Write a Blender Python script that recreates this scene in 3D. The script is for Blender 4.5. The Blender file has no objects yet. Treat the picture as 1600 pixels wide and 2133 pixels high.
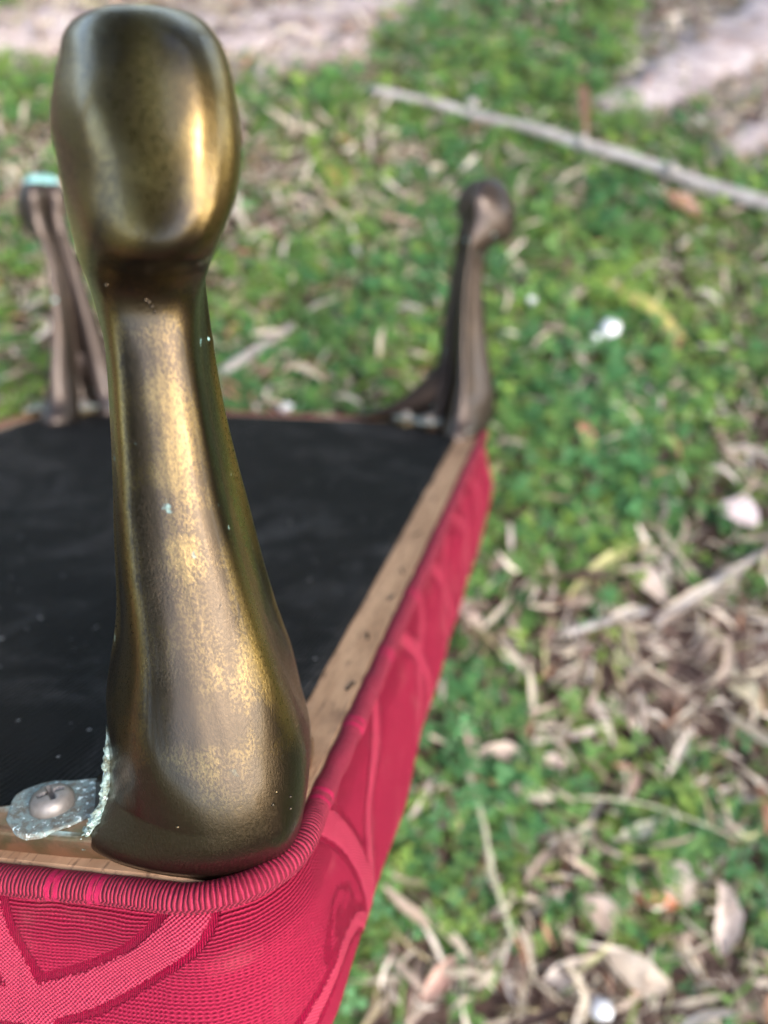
import bpy, bmesh, math, random
import numpy as np
from mathutils import Vector, Matrix, Quaternion, noise as mnoise

random.seed(7)
rng = np.random.default_rng(7)
scene = bpy.context.scene
col = scene.collection

# ---------------------------------------------------------------- camera
CAM_H = 0.482                       # metres above the ground
PITCH = 60.0                        # degrees below the horizon
cam_data = bpy.data.cameras.new('camera')
cam = bpy.data.objects.new('camera', cam_data)
col.objects.link(cam)
cam.location = (0, 0, CAM_H)
cam.rotation_euler = (math.radians(90 - PITCH), 0, 0)
cam_data.sensor_fit = 'VERTICAL'
cam_data.sensor_height = 34.6
cam_data.sensor_width = 25.95
cam_data.lens = 34.6 * 1600 / 2133.0
cam_data.clip_start = 0.01
cam_data.clip_end = 500
cam_data.dof.use_dof = True
cam_data.dof.focus_distance = 0.144
cam_data.dof.aperture_fstop = 8.2
scene.camera = cam

# ---------------------------------------------------------------- sky, sun, exposure
SUN_EL, SUN_AZ = math.radians(42), math.radians(126)     # azimuth clockwise from +Y
world = bpy.data.worlds.new('World')
scene.world = world
world.use_nodes = True
wn = world.node_tree
wn.nodes.clear()
sky = wn.nodes.new('ShaderNodeTexSky')
sky.sky_type = 'NISHITA'
sky.sun_disc = False
sky.sun_elevation = SUN_EL
sky.sun_rotation = SUN_AZ
sky.air_density = 1.0
sky.dust_density = 3.0
sky.ozone_density = 1.0
bg = wn.nodes.new('ShaderNodeBackground')
bg.inputs['Strength'].default_value = 0.15
wo = wn.nodes.new('ShaderNodeOutputWorld')
wn.links.new(sky.outputs[0], bg.inputs['Color'])
wn.links.new(bg.outputs[0], wo.inputs['Surface'])

sd = bpy.data.lights.new('sun', 'SUN')
sd.energy = 0.65
sd.angle = math.radians(24)
sd.color = (1.0, 0.97, 0.93)
sun = bpy.data.objects.new('sun', sd)
col.objects.link(sun)
sdir = Vector((math.sin(SUN_AZ) * math.cos(SUN_EL), math.cos(SUN_AZ) * math.cos(SUN_EL), math.sin(SUN_EL)))
sun.rotation_euler = (-sdir).to_track_quat('-Z', 'Y').to_euler()

scene.view_settings.view_transform = 'Standard'
scene.view_settings.look = 'None'
scene.view_settings.exposure = 2.6
scene.view_settings.gamma = 1.0
scene.view_settings.use_curve_mapping = False
scene.cycles.max_bounces = 8

# ---------------------------------------------------------------- stool shapes, in units of HU metres
HU = 0.12
FPX = 1600.0
PX0, PY0 = 800.0, 1066.5

def unit(v):
    v = np.asarray(v, float)
    return v / np.linalg.norm(v)

def pray(x, y):
    return np.array([(x - PX0) / FPX, (y - PY0) / FPX, 1.0])

AY = unit(pray(1192, 486))                       # stool axes seen from the camera (x right, y down, z forward)
AX = -pray(-6791.65, 350.0)
AX = unit(AX - AY * AX.dot(AY))
AZ = np.cross(AX, AY)
AZ = AZ if AZ[1] < 0 else -AZ

def to_cam(P):                                   # stool units -> camera axes, units of HU
    P = np.atleast_2d(P)
    return P[:, :1] * AX + P[:, 1:2] * AY + (P[:, 2:3] - 1.0) * AZ

X0, X1, Y0, Y1, RC = -2.87, -0.385, 0.885, 4.2, 0.15
SKEW = 0.11

def skew(P):
    P = np.array(P, float)
    P[:, 1] += SKEW * (P[:, 0] + 0.42)
    return P

def rounded_rect(o, fine=True):
    """perimeter points offset o outward; returns xy (n,2) and s (n,) measured at o = 0, s = 0 at the near right corner"""
    a = math.pi / 2
    segs = []
    def line(p, q, n):
        for i in range(n):
            t = i / n
            segs.append(((p[0] + (q[0] - p[0]) * t, p[1] + (q[1] - p[1]) * t), math.dist(p, q) / n))
    def arc(cx, cy, a0, a1, n, rr=None):
        for i in range(n):
            an = a0 + (a1 - a0) * i / n
            segs.append(((cx + (RC + o) * math.cos(an), cy + (RC + o) * math.sin(an)), abs(a1 - a0) * RC / n))
    xa, xb, ya, yb = X0 + RC, X1 - RC, Y0 + RC, Y1 - RC
    arc(xb, ya, -a / 2, 0, 26)
    line((X1 + o, ya), (X1 + o, yb), 300)
    arc(xb, yb, 0, a, 24)
    line((xb, Y1 + o), (xa, Y1 + o), 40)
    arc(xa, yb, a, 2 * a, 12)
    line((X0 - o, yb), (X0 - o, ya), 40)
    arc(xa, ya, 2 * a, 3 * a, 12)
    line((xa, Y0 - o), (xb - 0.75, Y0 - o), 30)
    line((xb - 0.75, Y0 - o), (xb, Y0 - o), 110)
    arc(xb, ya, 3 * a, 3.5 * a, 26)
    # s uses the o = 0 lengths
    xy = np.array([p for p, _ in segs])
    L = []
    for k, (p, l) in enumerate(segs):
        L.append(l)
    s = np.concatenate([[0], np.cumsum(L)])
    return xy, s                                  # s has one more entry than xy (closing seam)

PROFILE = [(-0.012, -0.052), (0.01, -0.068), (0.026, -0.10), (0.048, -0.17), (0.072, -0.26), (0.084, -0.34), (0.085, -0.40), (0.070, -0.47),
           (0.030, -0.54), (-0.06, -0.61), (-0.25, -0.69), (-0.55, -0.75), (-0.9, -0.79), (-1.2, -0.80)]

def catmull(P, n):
    P = np.asarray(P, float)
    Q = np.vstack([2 * P[0] - P[1], P, 2 * P[-1] - P[-2]])
    out = []
    m = len(P) - 1
    for k in range(n + 1):
        t = k / n * m
        i = min(int(t), m - 1)
        f = t - i
        p0, p1, p2, p3 = Q[i], Q[i + 1], Q[i + 2], Q[i + 3]
        out.append(0.5 * ((2 * p1) + (p2 - p0) * f + (2 * p0 - 5 * p1 + 4 * p2 - p3) * f * f + (3 * p1 - p0 - 3 * p2 + p3) * f ** 3))
    return np.array(out)

def profile_points():
    pr = catmull(PROFILE[:10], 84)
    pr2 = catmull(PROFILE[9:], 12)[1:]
    return np.vstack([pr, pr2])

def cushion_grid():
    pr = profile_points()
    t = np.concatenate([[0], np.cumsum(np.linalg.norm(np.diff(pr, axis=0), axis=1))])
    _, s = rounded_rect(0.0)
    rows = []
    for o, z in pr:
        oo = max(o, -RC + 0.012) if False else o
        if o < -RC + 0.02:                        # under the seat: shrink towards the middle
            base, _ = rounded_rect(-RC + 0.02)
            c = np.array([(X0 + X1) / 2, (Y0 + Y1) / 2])
            k = 1 - min(0.999, (-(o) - RC + 0.02) / 1.09)
            xy = c + (base - c) * k
        else:
            xy, _ = rounded_rect(o)
        rows.append(np.column_stack([xy, np.full(len(xy), z)]))
    return np.array(rows), s, t                   # (nt, ns, 3)

# leg: key sections   z, nose u, half width W, depth D (nose to rim), fullness (0 = thin concave shell, 1 = round), tilt
LEG = [
    (0.000, -0.030, 0.228, 0.320, 0.60, 0.00, 0.018),
    (0.030, -0.010, 0.222, 0.330, 0.58, 0.00, 0.022),
    (0.090, 0.012, 0.196, 0.318, 0.50, 0.00, 0.031),
    (0.170, 0.010, 0.184, 0.296, 0.38, 0.00, 0.035),
    (0.260, -0.010, 0.168, 0.260, 0.24, 0.00, 0.035),
    (0.400, -0.045, 0.139, 0.218, 0.10, 0.00, 0.032),
    (0.550, -0.080, 0.113, 0.180, 0.05, 0.00, 0.025),
    (0.700, -0.105, 0.092, 0.151, 0.05, 0.00, 0.014),
    (0.820, -0.115, 0.080, 0.135, 0.10, 0.00, 0.004),
    (0.900, -0.110, 0.080, 0.137, 0.25, 0.00, -0.008),
    (0.950, -0.070, 0.086, 0.180, 0.60, -0.12, -0.020),
    (1.000, -0.004, 0.093, 0.236, 0.85, -0.38, -0.027),
    (1.055, 0.022, 0.106, 0.270, 0.95, -0.46, -0.026),
    (1.112, 0.032, 0.107, 0.274, 1.00, -0.38, -0.022),
    (1.165, 0.018, 0.090, 0.244, 1.00, -0.24, -0.018),
    (1.208, -0.014, 0.072, 0.190, 1.00, -0.16, -0.014),
    (1.236, -0.055, 0.046, 0.110, 1.00, -0.06, -0.010),
    (1.244, -0.090, 0.012, 0.040, 1.00, 0.00, -0.008),
]
LEG_NEAR = [
    (0.000, -0.026, 0.178, 0.320, 0.60, 0.00, 0.058),
    (0.030, -0.010, 0.194, 0.330, 0.58, 0.00, 0.051),
    (0.090, 0.012, 0.188, 0.318, 0.50, 0.00, 0.039),
    (0.170, 0.010, 0.180, 0.290, 0.22, 0.00, 0.025),
    (0.260, -0.010, 0.168, 0.260, 0.10, 0.00, 0.011),
    (0.400, -0.045, 0.131, 0.200, 0.02, 0.00, 0.000),
    (0.550, -0.080, 0.109, 0.176, 0.00, 0.00, -0.009),
    (0.700, -0.105, 0.089, 0.149, 0.00, 0.00, -0.015),
    (0.820, -0.115, 0.078, 0.134, 0.02, 0.00, -0.019),
    (0.900, -0.110, 0.081, 0.138, 0.12, 0.00, -0.022),
    (0.950, -0.070, 0.089, 0.180, 0.48, -0.10, -0.029),
    (1.000, -0.007, 0.088, 0.223, 0.85, -0.33, -0.039),
    (1.055, 0.025, 0.088, 0.256, 0.95, -0.41, -0.037),
    (1.112, 0.035, 0.092, 0.245, 1.00, -0.35, -0.029),
    (1.165, 0.021, 0.085, 0.225, 1.00, -0.21, -0.025),
    (1.205, -0.011, 0.078, 0.188, 1.00, -0.13, -0.021),
    (1.230, -0.055, 0.062, 0.117, 1.00, -0.05, -0.015),
    (1.237, -0.090, 0.020, 0.040, 1.00, 0.00, -0.006),
]
#  outline of a half section from the nose (a=0) to the rim (a=-1), b across
SEC_SHELL = [(0.0, 0.0), (-0.03, 0.24), (-0.13, 0.46), (-0.30, 0.60), (-0.50, 0.68), (-0.70, 0.76), (-0.86, 0.90), (-0.94, 1.0), (-1.0, 1.0)]
SEC_ROUND = [(0.0, 0.0), (-0.025, 0.28), (-0.115, 0.55), (-0.265, 0.79), (-0.43, 0.94), (-0.60, 1.0), (-0.78, 0.97), (-0.92, 0.88), (-1.0, 0.74)]

SEC_BASE = [(0.0, 0.0), (-0.03, 0.16), (-0.12, 0.34), (-0.30, 0.56), (-0.50, 0.77), (-0.64, 0.91), (-0.76, 1.0), (-0.90, 1.0), (-1.0, 0.96)]

# near leg: blunt front face, concave flanks, flared rims
SEC_NEAR = [(0.0, 0.0), (-0.010, 0.22), (-0.045, 0.44), (-0.14, 0.63), (-0.34, 0.735), (-0.58, 0.775), (-0.80, 0.88), (-0.91, 0.985), (-1.0, 0.99)]

SEC_BASE_L = [(0.0, 0.0), (-0.02, 0.22), (-0.08, 0.44), (-0.20, 0.65), (-0.36, 0.84), (-0.50, 0.96), (-0.62, 1.0), (-0.78, 0.92), (-1.0, 0.84)]
SEC_NEAR_L = [(0.0, 0.0), (-0.010, 0.25), (-0.048, 0.50), (-0.13, 0.70), (-0.27, 0.82), (-0.47, 0.885), (-0.70, 0.94), (-0.88, 1.0), (-1.0, 0.99)]

def leg_rings(keys=None, nz=150, na=30, shell=None, shell_l=None):
    keys = np.array(keys if keys is not None else LEG, float)
    K = catmull(keys, nz)
    A, B, C = catmull(shell or SEC_SHELL, na), catmull(SEC_ROUND, na), catmull(SEC_BASE, na)
    rings = []
    for z, u, W, D, full, tilt, vs in K:
        full = min(1.0, max(0.0, full))
        half = A * (1 - full) + B * full
        kb = max(0.0, min(1.0, 1 - z / 0.36)); kb = kb * kb * (3 - 2 * kb) if shell_l is not None else max(0.0, min(1.0, 1 - z / 0.2)) ** 0.8
        half = half * (1 - kb) + C * kb
        outer = np.column_stack([u + half[:, 0] * D, half[:, 1] * W])
        th = 0.020 + 0.02 * full
        # hollow back: goes in from the rim, up to a thickness behind the nose
        cav = max(0.06, (D - 0.055)) * (1.0 if z < 0.85 else max(0.12, 1 - (z - 0.85) / 0.28))
        cav = max(0.004, min(cav, D * 0.8)) * (1.0 if shell_l is not None else 0.5)
        wi = max(0.012, half[-1, 1] * W - th) * (1.0 if shell_l is not None else 0.30)
        inner = []
        for t in np.linspace(0, 1, 13):
            inner.append((u - D + cav * math.sin(t * math.pi / 2) ** 0.8, wi * math.cos(t * math.pi / 2) ** 0.7 if t < 1 else 0.0))
        inner = np.array(inner)
        right = np.vstack([outer, inner])          # nose -> rim -> cavity middle, b > 0
        left = right[1:-1][::-1] * [1, -1]
        if shell_l is not None:
            hl = catmull(shell_l, na)
            hl = hl * (1 - full) + B * full
            hl = hl * (1 - kb) + catmull(SEC_BASE_L, na) * kb * [1.0, 1.0 + 0.12 * kb + 0.24 * max(0.0, 1 - z / 0.12)]
            ol = np.column_stack([u + hl[:, 0] * D, hl[:, 1] * W])
            left = np.vstack([ol, inner])[1:-1][::-1] * [1, -1]
        ring = np.vstack([right, left])
        zz = z + tilt * (ring[:, 0] - (u - D * 0.5))
        ring = ring + [0.0, vs]
        rings.append(np.column_stack([ring, zz]))
    return np.array(rings)                         # (nz+1, m, 3) in (u, v, z)

def place_leg(R, cx, cy, ang, twist=False):
    u, v, z = R[..., 0], R[..., 1], R[..., 2]
    if twist:                                     # the near casting turns towards the camera above its knee
        zc = z.mean(1)
        tw = np.radians(np.interp(zc, TWZ, TWA))[:, None]
        k = np.linspace(0, 1, 31); um = (u.max(1) + u.min(1))[:, None] / 2; vm = (v.max(1) + v.min(1))[:, None] / 2
        du, dv = u - um, v - vm
        u, v = um + du * np.cos(tw) - dv * np.sin(tw), vm + du * np.sin(tw) + dv * np.cos(tw)
    return np.stack([cx + u * math.cos(ang) - v * math.sin(ang), cy + u * math.sin(ang) + v * math.cos(ang), z], -1)

TWZ = [0.0, 0.06, 0.30, 0.60, 0.84, 0.93, 1.00, 1.08, 1.3]
TWA = [0.0, -3.0, -16.0, -24.0, -24.0, -16.0, -3.0, 8.0, 12.0]
CORNER_NR = (-0.405, 0.895)     # plan point of the knee's nose (u = 0) at the near right corner
CORNER_FR = (-0.33, 4.150)
# ---------------------------------------------------------------- materials
class NT:
    def __init__(self, name):
        self.m = bpy.data.materials.new(name)
        self.m.use_nodes = True
        self.t = self.m.node_tree
        self.t.nodes.clear()
        self.out = self.t.nodes.new('ShaderNodeOutputMaterial')
        self.p = self.t.nodes.new('ShaderNodeBsdfPrincipled')
        self.t.links.new(self.p.outputs[0], self.out.inputs['Surface'])
    def n(self, typ, **kw):
        nd = self.t.nodes.new(typ)
        for k, v in kw.items():
            setattr(nd, k, v)
        return nd
    def set(self, sock, v):
        if hasattr(v, 'is_output') or isinstance(v, bpy.types.NodeSocket):
            self.t.links.new(v, sock)
        else:
            if isinstance(v, (tuple, list)) and len(v) == 3 and sock.type == 'RGBA':
                v = (*v, 1.0)
            sock.default_value = v
    def P(self, **kw):
        for k, v in kw.items():
            self.set(self.p.inputs[k.replace('_', ' ')], v)
    def math(self, op, a, b=0.0, c=None, clamp=False):
        nd = self.n('ShaderNodeMath', operation=op)
        nd.use_clamp = clamp
        self.set(nd.inputs[0], a); self.set(nd.inputs[1], b)
        if c is not None: self.set(nd.inputs[2], c)
        return nd.outputs[0]
    def mix(self, f, a, b, blend='MIX'):
        nd = self.n('ShaderNodeMix', data_type='RGBA', blend_type=blend)
        self.set(nd.inputs[0], f); self.set(nd.inputs[6], a); self.set(nd.inputs[7], b)
        return nd.outputs[2]
    def noise(self, scale, detail=2.0, rough=0.5, vec=None, dist=0.0, out=0):
        nd = self.n('ShaderNodeTexNoise')
        nd.inputs['Scale'].default_value = scale
        nd.inputs['Detail'].default_value = detail
        nd.inputs['Roughness'].default_value = rough
        nd.inputs['Distortion'].default_value = dist
        if vec is not None: self.t.links.new(vec, nd.inputs['Vector'])
        return nd.outputs[out]
    def obj(self):
        return self.n('ShaderNodeTexCoord').outputs['Object']
    def mapping(self, vec, scale=(1, 1, 1), rot=(0, 0, 0)):
        nd = self.n('ShaderNodeMapping')
        self.t.links.new(vec, nd.inputs[0])
        nd.inputs['Scale'].default_value = scale
        nd.inputs['Rotation'].default_value = rot
        return nd.outputs[0]
    def ramp(self, f, lo, hi, a=0.0, b=1.0, smooth=True):
        nd = self.n('ShaderNodeMapRange', interpolation_type='SMOOTHSTEP' if smooth else 'LINEAR')
        self.set(nd.inputs[0], f)
        for i, v in zip((1, 2, 3, 4), (lo, hi, a, b)): self.set(nd.inputs[i], v)
        return nd.outputs[0]
    def bump(self, h, strength=0.3, dist=0.001, normal=None):
        nd = self.n('ShaderNodeBump')
        nd.inputs['Strength'].default_value = strength
        nd.inputs['Distance'].default_value = dist
        self.t.links.new(h, nd.inputs['Height'])
        if normal is not None: self.t.links.new(normal, nd.inputs['Normal'])
        return nd.outputs[0]
    def attr(self, name, out='Fac'):
        nd = self.n('ShaderNodeAttribute', attribute_name=name)
        return nd.outputs[out]

def mat_brass(name, gold, brown, patina=0.5, crust=0.0, rlo=0.22):
    m = NT(name)
    o = m.obj()
    big = m.noise(38, 3, 0.55, o, 0.6)
    streak = m.noise(90, 3, 0.6, m.mapping(o, (1, 1, 0.22)))
    grain = m.noise(2300, 3, 0.6, m.mapping(o, (1, 1, 0.6)))
    f = m.math('ADD', m.math('MULTIPLY', big, 0.6), m.math('MULTIPLY', streak, 0.5))
    pf = m.ramp(f, 0.62 - patina * 0.25, 0.78 - patina * 0.25)
    pol = m.attr('polish_glint')
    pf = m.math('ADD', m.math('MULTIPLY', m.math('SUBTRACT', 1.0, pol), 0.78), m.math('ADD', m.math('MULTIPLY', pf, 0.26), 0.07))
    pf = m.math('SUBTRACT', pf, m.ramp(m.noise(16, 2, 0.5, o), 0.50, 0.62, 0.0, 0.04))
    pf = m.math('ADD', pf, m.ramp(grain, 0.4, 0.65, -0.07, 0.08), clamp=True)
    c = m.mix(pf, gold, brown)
    pit = m.noise(620, 1, 0.5, o)
    zone = m.ramp(m.noise(60, 1, 0.5, o), 0.52, 0.66)
    pf2 = m.math('MULTIPLY', m.ramp(pit, 0.765, 0.82, 0.0, 0.6), zone)
    c = m.mix(pf2, c, (0.03, 0.025, 0.02))
    # verdigris specks
    vg = m.math('MULTIPLY', m.ramp(m.noise(260, 2, 0.5, o), 0.70, 0.76), m.ramp(m.noise(25, 1, 0.5, o), 0.5, 0.62))
    if crust > 0:
        cr = m.attr('crust')
        crn = m.ramp(m.math('ADD', cr, m.math('MULTIPLY', m.noise(300, 4, 0.7, o), 0.6)), 0.75, 0.95)
        vg = m.math('MAXIMUM', vg, m.math('MULTIPLY', crn, crust))
    c = m.mix(vg, c, (0.26, 0.50, 0.46))
    rough = m.math('ADD', m.ramp(grain, 0.3, 0.7, rlo, rlo + 0.14), m.math('MULTIPLY', pf, 0.06))
    rough = m.mix(vg, rough, (0.8, 0.8, 0.8))
    dent = m.noise(120, 3, 0.5, o)
    b1 = m.bump(dent, 0.12, 0.0012)
    zone2 = m.ramp(m.noise(45, 2, 0.5, o), 0.38, 0.6, 0.12, 1.0)
    gh = m.math('MULTIPLY', grain, zone2)
    b2 = m.bump(gh, 0.4, 0.00022, b1)
    b3 = m.bump(m.math('MULTIPLY', pf2, -1.0), 0.5, 0.0003, b2)
    m.P(Base_Color=c, Metallic=m.math('SUBTRACT', 1.0, vg), Roughness=rough, Normal=b3)
    m.P(Coat_Weight=0.32, Coat_Roughness=0.17)
    return m.m

def mat_simple(name, color, rough=0.6, color2=None, nscale=60, metallic=0.0, bump=0.3, bscale=400, bdist=0.0004, spec=0.5):
    m = NT(name)
    o = m.obj()
    c = m.mix(m.ramp(m.noise(nscale, 4, 0.6, o, 0.4), 0.35, 0.65), color, color2 or tuple(k * 0.6 for k in color))
    m.P(Base_Color=c, Roughness=rough, Metallic=metallic, Normal=m.bump(m.noise(bscale, 3, 0.6, o), bump, bdist))
    m.p.inputs['Specular IOR Level'].default_value = spec
    return m.m

def mat_fabric():
    m = NT('crimson_jacquard')
    uv = m.n('ShaderNodeUVMap', uv_map='UVMap').outputs[0]
    sp = m.n('ShaderNodeSeparateXYZ'); m.t.links.new(uv, sp.inputs[0])
    S, T = sp.outputs[0], sp.outputs[1]
    wob = m.noise(0.10, 2, 0.5, uv)
    wob2 = m.noise(2.6, 2, 0.6, uv)
    band = m.attr('band')
    jag = m.noise(1.0, 1, 0.5, m.mapping(uv, (2.2, 0.25, 1)))
    bj = m.math('ADD', band, m.math('MULTIPLY', m.math('SUBTRACT', jag, 0.5), 1.5))
    inside = m.ramp(bj, -0.55, -0.30, 1.0, 0.0)
    outline = m.math('MULTIPLY', m.ramp(bj, -0.55, -0.30), m.ramp(bj, 1.05, 1.45, 1.0, 0.0))
    # ribs run along s
    Tw = m.math('ADD', T, m.math('ADD', m.math('MULTIPLY', wob, 1.8), m.math('MULTIPLY', wob2, 0.05)))
    rib = m.math('SINE', m.math('MULTIPLY', Tw, 2 * math.pi / 0.80))
    Sw = m.math('ADD', S, m.math('MULTIPLY', wob2, 0.3))
    warp = m.math('SINE', m.math('MULTIPLY', Sw, 2 * math.pi / 0.95))
    fineT = m.math('SINE', m.math('MULTIPLY', Tw, 2 * math.pi / 0.90))
    weave = m.math('MULTIPLY', warp, fineT)
    fade = m.ramp(m.noise(0.07, 2, 0.5, uv), 0.40, 0.62, 0.25, 0.9)
    low = m.ramp(T, 8, 22, 1.0, 0.45)
    ribk = m.math('MAXIMUM', m.math('MULTIPLY', fade, low), m.ramp(T, 9, 17, 1.0, 0.0))
    ground = m.math('ADD', m.math('MULTIPLY', rib, m.math('MAXIMUM', ribk, 0.45)), m.math('MULTIPLY', weave, 0.40))
    thread = m.math('SINE', m.math('MULTIPLY', Sw, 2 * math.pi / 0.40))
    h = m.math('ADD', m.math('MULTIPLY', ground, m.math('SUBTRACT', 1.0, inside)), m.math('MULTIPLY', m.math('ADD', weave, 0.55), inside))
    h = m.math('ADD', m.math('MULTIPLY', h, m.math('SUBTRACT', 1.0, outline)), m.math('MULTIPLY', m.math('SUBTRACT', m.math('MULTIPLY', thread, 0.35), 1.1), outline))
    base = m.mix(m.ramp(h, -0.8, 0.6), (0.10, 0.001, 0.011), (0.285, 0.013, 0.042))  # deeper weft thread, plus groove shade put into the colour by height
    inc = m.mix(m.ramp(h, -0.6, 1.4), (0.17, 0.002, 0.021), (0.45, 0.048, 0.088))
    c = m.mix(inside, base, inc)
    dk = m.mix(m.ramp(thread, -0.5, 1.0), (0.09, 0.0, 0.010), (0.24, 0.0, 0.026))
    c = m.mix(outline, c, dk)
    dirt = m.ramp(m.noise(0.05, 5, 0.6, uv, 0.5), 0.52, 0.72, 0.0, 0.35)
    c = m.mix(dirt, c, (0.28, 0.06, 0.07))
    m.P(Base_Color=c, Roughness=m.mix(outline, (0.75,) * 3, (0.45,) * 3), Normal=m.bump(h, 1.0, 0.00024))
    m.p.inputs['Sheen Weight'].default_value = 0.02
    m.p.inputs['Sheen Roughness'].default_value = 0.4
    m.p.inputs['Sheen Tint'].default_value = (1, 0.5, 0.55, 1)
    m.p.inputs['Specular IOR Level'].default_value = 0.08
    return m.m

def mat_piping():
    m = NT('crimson_piping')
    uv = m.n('ShaderNodeUVMap', uv_map='UVMap').outputs[0]
    sp = m.n('ShaderNodeSeparateXYZ'); m.t.links.new(uv, sp.inputs[0])
    S, T = sp.outputs[0], sp.outputs[1]
    wob = m.noise(0.6, 2, 0.5, uv)
    ph = m.math('ADD', m.math('MULTIPLY', S, 2 * math.pi / 0.80), m.math('ADD', m.math('MULTIPLY', T, 0.9), m.math('MULTIPLY', wob, 6.0)))
    rib = m.math('SINE', ph)
    patch = m.attr('patch')
    pj = m.math('ADD', patch, m.math('MULTIPLY', m.math('SUBTRACT', m.noise(1.2, 2, 0.6, uv), 0.5), 1.2))
    outline = m.math('MULTIPLY', m.ramp(pj, -0.6, -0.3), m.ramp(pj, 0.5, 0.8, 1.0, 0.0))
    fuzz = m.noise(3.5, 3, 0.7, uv)
    h = m.math('ADD', m.math('MULTIPLY', rib, m.math('SUBTRACT', 1.0, outline)), m.math('MULTIPLY', fuzz, 0.5))
    c = m.mix(m.ramp(h, -0.7, 1.0), (0.125, 0.001, 0.013), (0.30, 0.014, 0.045))  # shade in the gaps between ribs is put into the colour
    c = m.mix(outline, c, (0.28, 0.002, 0.038))
    m.P(Base_Color=c, Roughness=0.7, Normal=m.bump(h, 1.0, 0.0003))
    m.p.inputs['Sheen Weight'].default_value = 0.02
    m.p.inputs['Sheen Tint'].default_value = (1, 0.5, 0.55, 1)
    m.p.inputs['Specular IOR Level'].default_value = 0.25
    return m.m

def mat_cover():
    m = NT('black_dust_cover')
    o = m.obj()
    sp = m.n('ShaderNodeSeparateXYZ'); m.t.links.new(o, sp.inputs[0])
    nz = m.noise(60, 2, 0.5, o)
    ph = m.math('ADD', m.math('MULTIPLY', sp.outputs[0], 2 * math.pi / 0.0016), m.math('ADD', m.math('MULTIPLY', sp.outputs[1], -500), m.math('MULTIPLY', nz, 9)))
    rib = m.math('MULTIPLY', m.math('SINE', ph), m.ramp(m.noise(300, 2, 0.6, m.mapping(o, (1, 0.2, 1))), 0.3, 0.7))
    dust = m.ramp(m.noise(18, 6, 0.75, o, 0.8), 0.46, 0.74)
    c = m.mix(dust, (0.012, 0.0115, 0.011), (0.060, 0.056, 0.054))
    c = m.mix(m.ramp(rib, -0.6, 0.6, 0.8, 0.0), c, (0.001, 0.001, 0.001))
    spk = m.ramp(m.noise(330, 1, 0.5, o), 0.745, 0.78)
    c = m.mix(spk, c, (0.22, 0.21, 0.20))
    hh = m.math('ADD', rib, m.math('MULTIPLY', m.noise(900, 2, 0.6, o), 0.8))
    m.P(Base_Color=c, Roughness=0.78, Normal=m.bump(m.noise(14, 3, 0.5, o), 0.5, 0.007, m.bump(hh, 0.9, 0.0004)))
    m.p.inputs['Specular IOR Level'].default_value = 0.12
    return m.m

def mat_wood():
    m = NT('frame_wood')
    o = m.obj()
    g = m.noise(40, 4, 0.6, m.mapping(o, (2.5, 0.35, 2.5)), 1.0)
    c = m.mix(m.ramp(g, 0.3, 0.7), (0.42, 0.255, 0.145), (0.29, 0.165, 0.09))
    st = m.ramp(m.noise(25, 4, 0.6, o), 0.55, 0.72, 0.0, 0.6)
    c = m.mix(st, c, (0.10, 0.05, 0.03))
    m.p.inputs['Specular IOR Level'].default_value = 0.25
    c = m.mix(m.ramp(m.noise(500, 3, 0.7, m.mapping(o, (1.6, 0.25, 1.6))), 0.52, 0.68, 0, 0.65), c, (0.09, 0.05, 0.03))
    m.P(Base_Color=c, Roughness=0.7, Normal=m.bump(m.noise(300, 3, 0.6, m.mapping(o, (1.5, 0.3, 1.5))), 0.3, 0.0003))
    return m.m

def mat_verdigris(name='verdigris', c1=(0.30, 0.40, 0.35), c2=(0.09, 0.095, 0.06)):
    m = NT(name)
    o = m.obj()
    c = m.mix(m.ramp(m.noise(500, 4, 0.7, o), 0.35, 0.65), c1, c2)
    c = m.mix(m.ramp(m.noise(900, 2, 0.6, o), 0.6, 0.7), c, (0.62, 0.72, 0.70))
    m.P(Base_Color=c, Roughness=0.9, Normal=m.bump(m.noise(1400, 3, 0.7, o), 0.8, 0.0004))
    return m.m

def mat_flange():
    m = NT('stained_brass_plate')
    o = m.obj()
    a = m.ramp(m.noise(70, 4, 0.6, o, 0.5), 0.40, 0.62)
    sp = m.n('ShaderNodeSeparateXYZ'); m.t.links.new(m.n('ShaderNodeNewGeometry').outputs['Normal'], sp.inputs[0])
    c = m.mix(a, (0.26, 0.14, 0.08), (0.12, 0.10, 0.05))
    v = m.attr('crust')
    vf = m.ramp(m.math('ADD', v, m.math('MULTIPLY', m.noise(220, 4, 0.65, o), 0.5)), 0.6, 0.95)
    c = m.mix(vf, c, (0.34, 0.47, 0.44))
    m.P(Base_Color=c, Roughness=m.mix(vf, (0.38,) * 3, (0.7,) * 3), Metallic=m.math('MULTIPLY', m.math('SUBTRACT', 1.0, vf), 0.75),
        Normal=m.bump(m.noise(500, 4, 0.6, o), 0.5, 0.0004))
    return m.m

def mat_leafy(name, trans=0.35, rough=0.55, bump=0.2):
    m = NT(name)
    c = m.attr('Col', 'Color')
    o = m.obj()
    c2 = m.mix(m.ramp(m.noise(180, 3, 0.6, o), 0.35, 0.65, 0.0, 0.45), c, m.mix(1.0, c, (0.55, 0.5, 0.45), 'MULTIPLY'))
    m.P(Base_Color=c2, Roughness=rough, Normal=m.bump(m.noise(500, 2, 0.5, o), bump, 0.0006))
    m.p.inputs['Specular IOR Level'].default_value = 0.35
    if trans > 0:
        tr = m.n('ShaderNodeBsdfTranslucent'); m.t.links.new(c2, tr.inputs[0])
        mx = m.n('ShaderNodeMixShader'); mx.inputs[0].default_value = trans
        m.t.links.new(m.p.outputs[0], mx.inputs[1]); m.t.links.new(tr.outputs[0], mx.inputs[2])
        m.t.links.new(mx.outputs[0], m.out.inputs['Surface'])
    return m.m

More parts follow.
